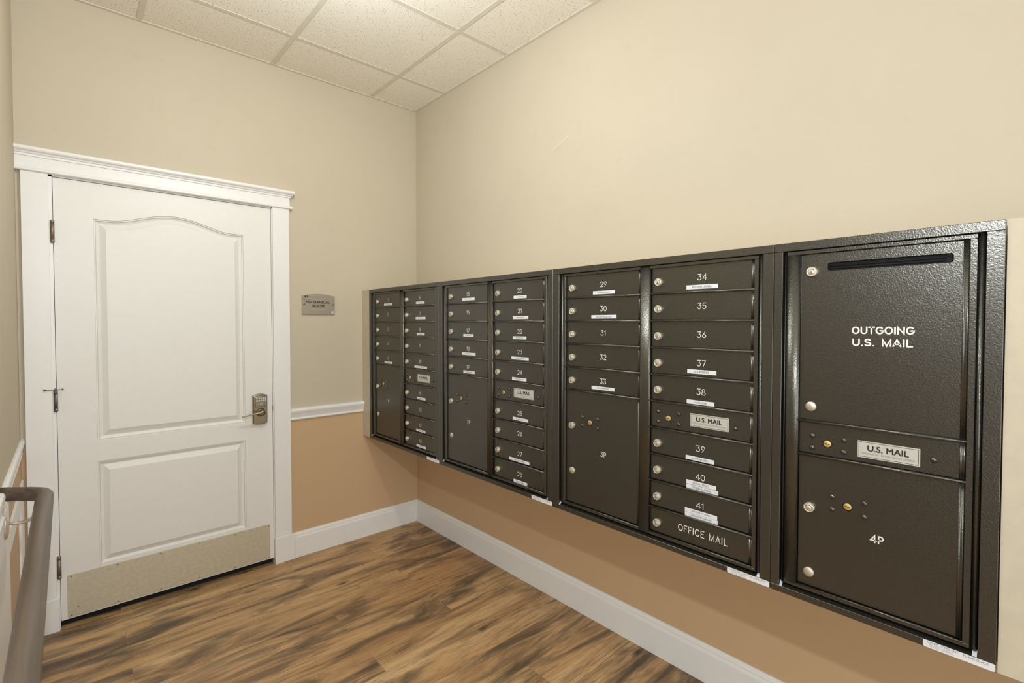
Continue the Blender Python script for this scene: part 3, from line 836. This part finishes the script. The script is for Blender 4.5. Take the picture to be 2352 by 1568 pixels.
def parcel(u, text, cy, cz, col_, r0, r1, ly, lz, sz, core, rv):
    d = mail_door(u, 'parcel_door', col_[0], col_[1], r0, r1, zb=OPB + .003)
    bm = new(); engrave(bm, text, PX(XD - .0005, cy, cz), .0185, .0020 if text != '4P' else .0031, gap=.16); obj('number', bm, 'letter', d)
    inst('lock', me_lock, (XD, ly, lz), d); inst('blank_lock', me_stud, (XD, ly, sz), d)
    inst('brass_lock', me_core, (XD, core[0], core[1]), d); rivets(rv, d)
    return d


def service(u, col_, r, core, rv, pl):
    d = mail_door(u, 'service_panel', col_[0], col_[1], r, r + 1)
    inst('brass_lock', me_core, (XD, core[0], core[1]), d); rivets(rv, d); plaque(d, *pl)
    return d


UN = [
    dict(label='dark mailbox unit numbered 1 to 14, nearest the room corner', seam=(-.107, -.895), tin=(-.133, -.869), fo=(-.153, -.857), cols=[(-.165, -.481), (-.521, -.8455)],
         c=(-.3275, -.6885), lock=(-.195, -.5520), first=1, ptxt='1P', pc=(-.3285, .9368)),
    dict(label='dark mailbox unit numbered 15 to 28, second from the room corner', seam=(-.895, -1.698), tin=(-.924, -1.671), fo=(-.941, -1.656), cols=[(-.951, -1.282), (-1.318, -1.6435)],
         c=(-1.1245, -1.4915), lock=(-.987, -1.3500), first=15, ptxt='2P', pc=(-1.129, .9288)),
    dict(label='dark mailbox unit numbered 29 to 41 with office mail door', seam=(-1.698, -2.5165), tin=(-1.731, -2.489), fo=(-1.748, -2.4745), cols=[(-1.758, -2.0925), (-2.131, -2.4635)],
         c=(-1.9335, -2.3060), lock=(-1.789, -2.1590), first=29, ptxt='3P', pc=(-1.9362, .9296)),
]
for U in UN:
    u = make_unit(U['label'], U['seam'], U['tin'], U['fo'], U['cols'], [range(1, 6), range(1, 10)], 0)
    n = U['first']; c1, c2 = U['cols']
    for r in range(5): numbered(u, n + r, str(n + r), U['c'][0], 0, c1, r, U['lock'][0])
    for r in range(5): numbered(u, n + 5 + r, str(n + 5 + r), U['c'][1], 0, c2, r, U['lock'][1])
    for r in range(4):
        if n == 29 and r == 3:
            d = mail_door(u, 'mailbox_door', c2[0], c2[1], 9, 10, zb=OPB + .003)
            bm = new(); engrave(bm, 'OFFICE MAIL', PX(XD - .0005, -2.3125, .7560), .0215, .0025, w=.158, gap=.17); obj('lettering', bm, 'letter', d)
            inst('lock', me_lock, (XD, U['lock'][1], zr(9) - .0510), d); d['label'] = 'office mail door'
            continue
        numbered(u, n + 10 + r, str(n + 10 + r), U['c'][1], 0, c2, r + 6, U['lock'][1])
    a = U['lock'][0]; cy = {1: -.2663, 15: -1.0707, 29: -1.8744}[n]
    parcel(u, U['ptxt'], U['pc'][0], U['pc'][1], c1, 5, 10, a, 1.0165, .8400, (cy, 1.0385), [(cy + .0355, 1.0550), (cy + .0355, 1.0225), (cy - .0365, 1.0555), (cy - .0365, 1.0220)])
    b = {1: -.5819, 15: -1.3870, 29: -2.1960}[n]; k = {1: .0, 15: .0, 29: .0}[n]
    py0 = {1: -.6610, 15: -1.4540, 29: -2.2710}[n]; py1 = {1: -.7880, 15: -1.5770, 29: -2.3920}[n]
    rx = {1: -.8120, 15: -1.6040, 29: -2.4120}[n]
    service(u, c2, 5, (b, 1.1015), [(b + .037, 1.1200), (b + .037, 1.0870), (b - .0365, 1.1205), (b - .0365, 1.0875), (rx, 1.1025)], (py0, py1, 1.0880, 1.1290))

# single-column outgoing unit
U4 = dict(seam=(-2.5165, -2.962), tin=(-2.539, -2.9335), fo=(-2.5480, -2.920), cols=[(-2.579, -2.908)])
u = make_unit('dark mailbox unit with outgoing mail slot, at the right end of the row', U4['seam'], U4['tin'], U4['fo'], U4['cols'], [(5, 6)], 0)
c = U4['cols'][0]
d = mail_door(u, 'outgoing_mail_door', c[0], c[1], 0, 5, hole=(-2.8810, -2.6400, 1.5465, 1.5680), zt=OPT - .001)
bm = new(); engrave(bm, 'OUTGOING', PX(XD - .0005, -2.7555, 1.3945), .0166, .0034, w=.121, gap=.13)
engrave(bm, 'U.S. MAIL', PX(XD - .0005, -2.7545, 1.3650), .0166, .0034, w=.117, gap=.13); obj('lettering', bm, 'letter', d)
bm = new(); yy0, yy1 = -2.632, -2.888      # recessed slot throat with rollers
box(bm, XD + .010, XD + .012, yy0, yy1, 1.536, 1.578); box(bm, XD + .0042, XD + .0052, yy0, yy1, 1.5685, 1.578)
tube(bm, [(XD + .0078, yy0, 1.5600), (XD + .0078, yy1, 1.5600)], .0022, 10); tube(bm, [(XD + .0078, yy0, 1.5535), (XD + .0078, yy1, 1.5535)], .0020, 10)
box(bm, XD + .0060, XD + .0085, -2.868, -2.878, 1.5480, 1.5670, .0005)
obj('slot_throat', bm, 'black', d)
inst('lock', me_lock, (XD, -2.606, 1.5470), d); inst('blank_lock', me_stud, (XD, -2.607, 1.1930), d)
service(u, c, 5, (-2.6455, 1.1000), [(-2.6115, 1.1170), (-2.6115, 1.0850), (-2.6815, 1.1165), (-2.6815, 1.0860), (-2.8545, 1.1020)], (-2.7105, -2.8305, 1.0805, 1.1220))
parcel(u, '4P', -2.7525, .8853, c, 6, 10, -2.607, .9255, .7515, (-2.6915, .9490), [(-2.658, .9665), (-2.658, .9340), (-2.7265, .9670), (-2.7265, .9335)])

# ------------------------------------------------------------------ lamps of the room (all outside the frame)
t = thing('pendant_lamp', (LAMP.x, LAMP.y, H), 'bare bulb pendant lamp hanging from the tiled ceiling near the mailboxes', 'pendant lamp')
bm = new(); lathe(bm, [(0, 0), (.055, 0), (.057, -.012), (.04, -.026), (0, -.030)], (LAMP.x, LAMP.y, H), (0, 0, 1), 28); obj('canopy', bm, 'white', t)
bm = new(); tube(bm, [(LAMP.x, LAMP.y, H - .02), (LAMP.x, LAMP.y, LAMP.z + .10)], .004, 8); obj('cord', bm, 'white', t)
bm = new(); lathe(bm, [(0, .11), (.018, .105), (.020, .05), (0, .045)], LAMP, (0, 0, 1), 20); obj('socket', bm, 'white', t)
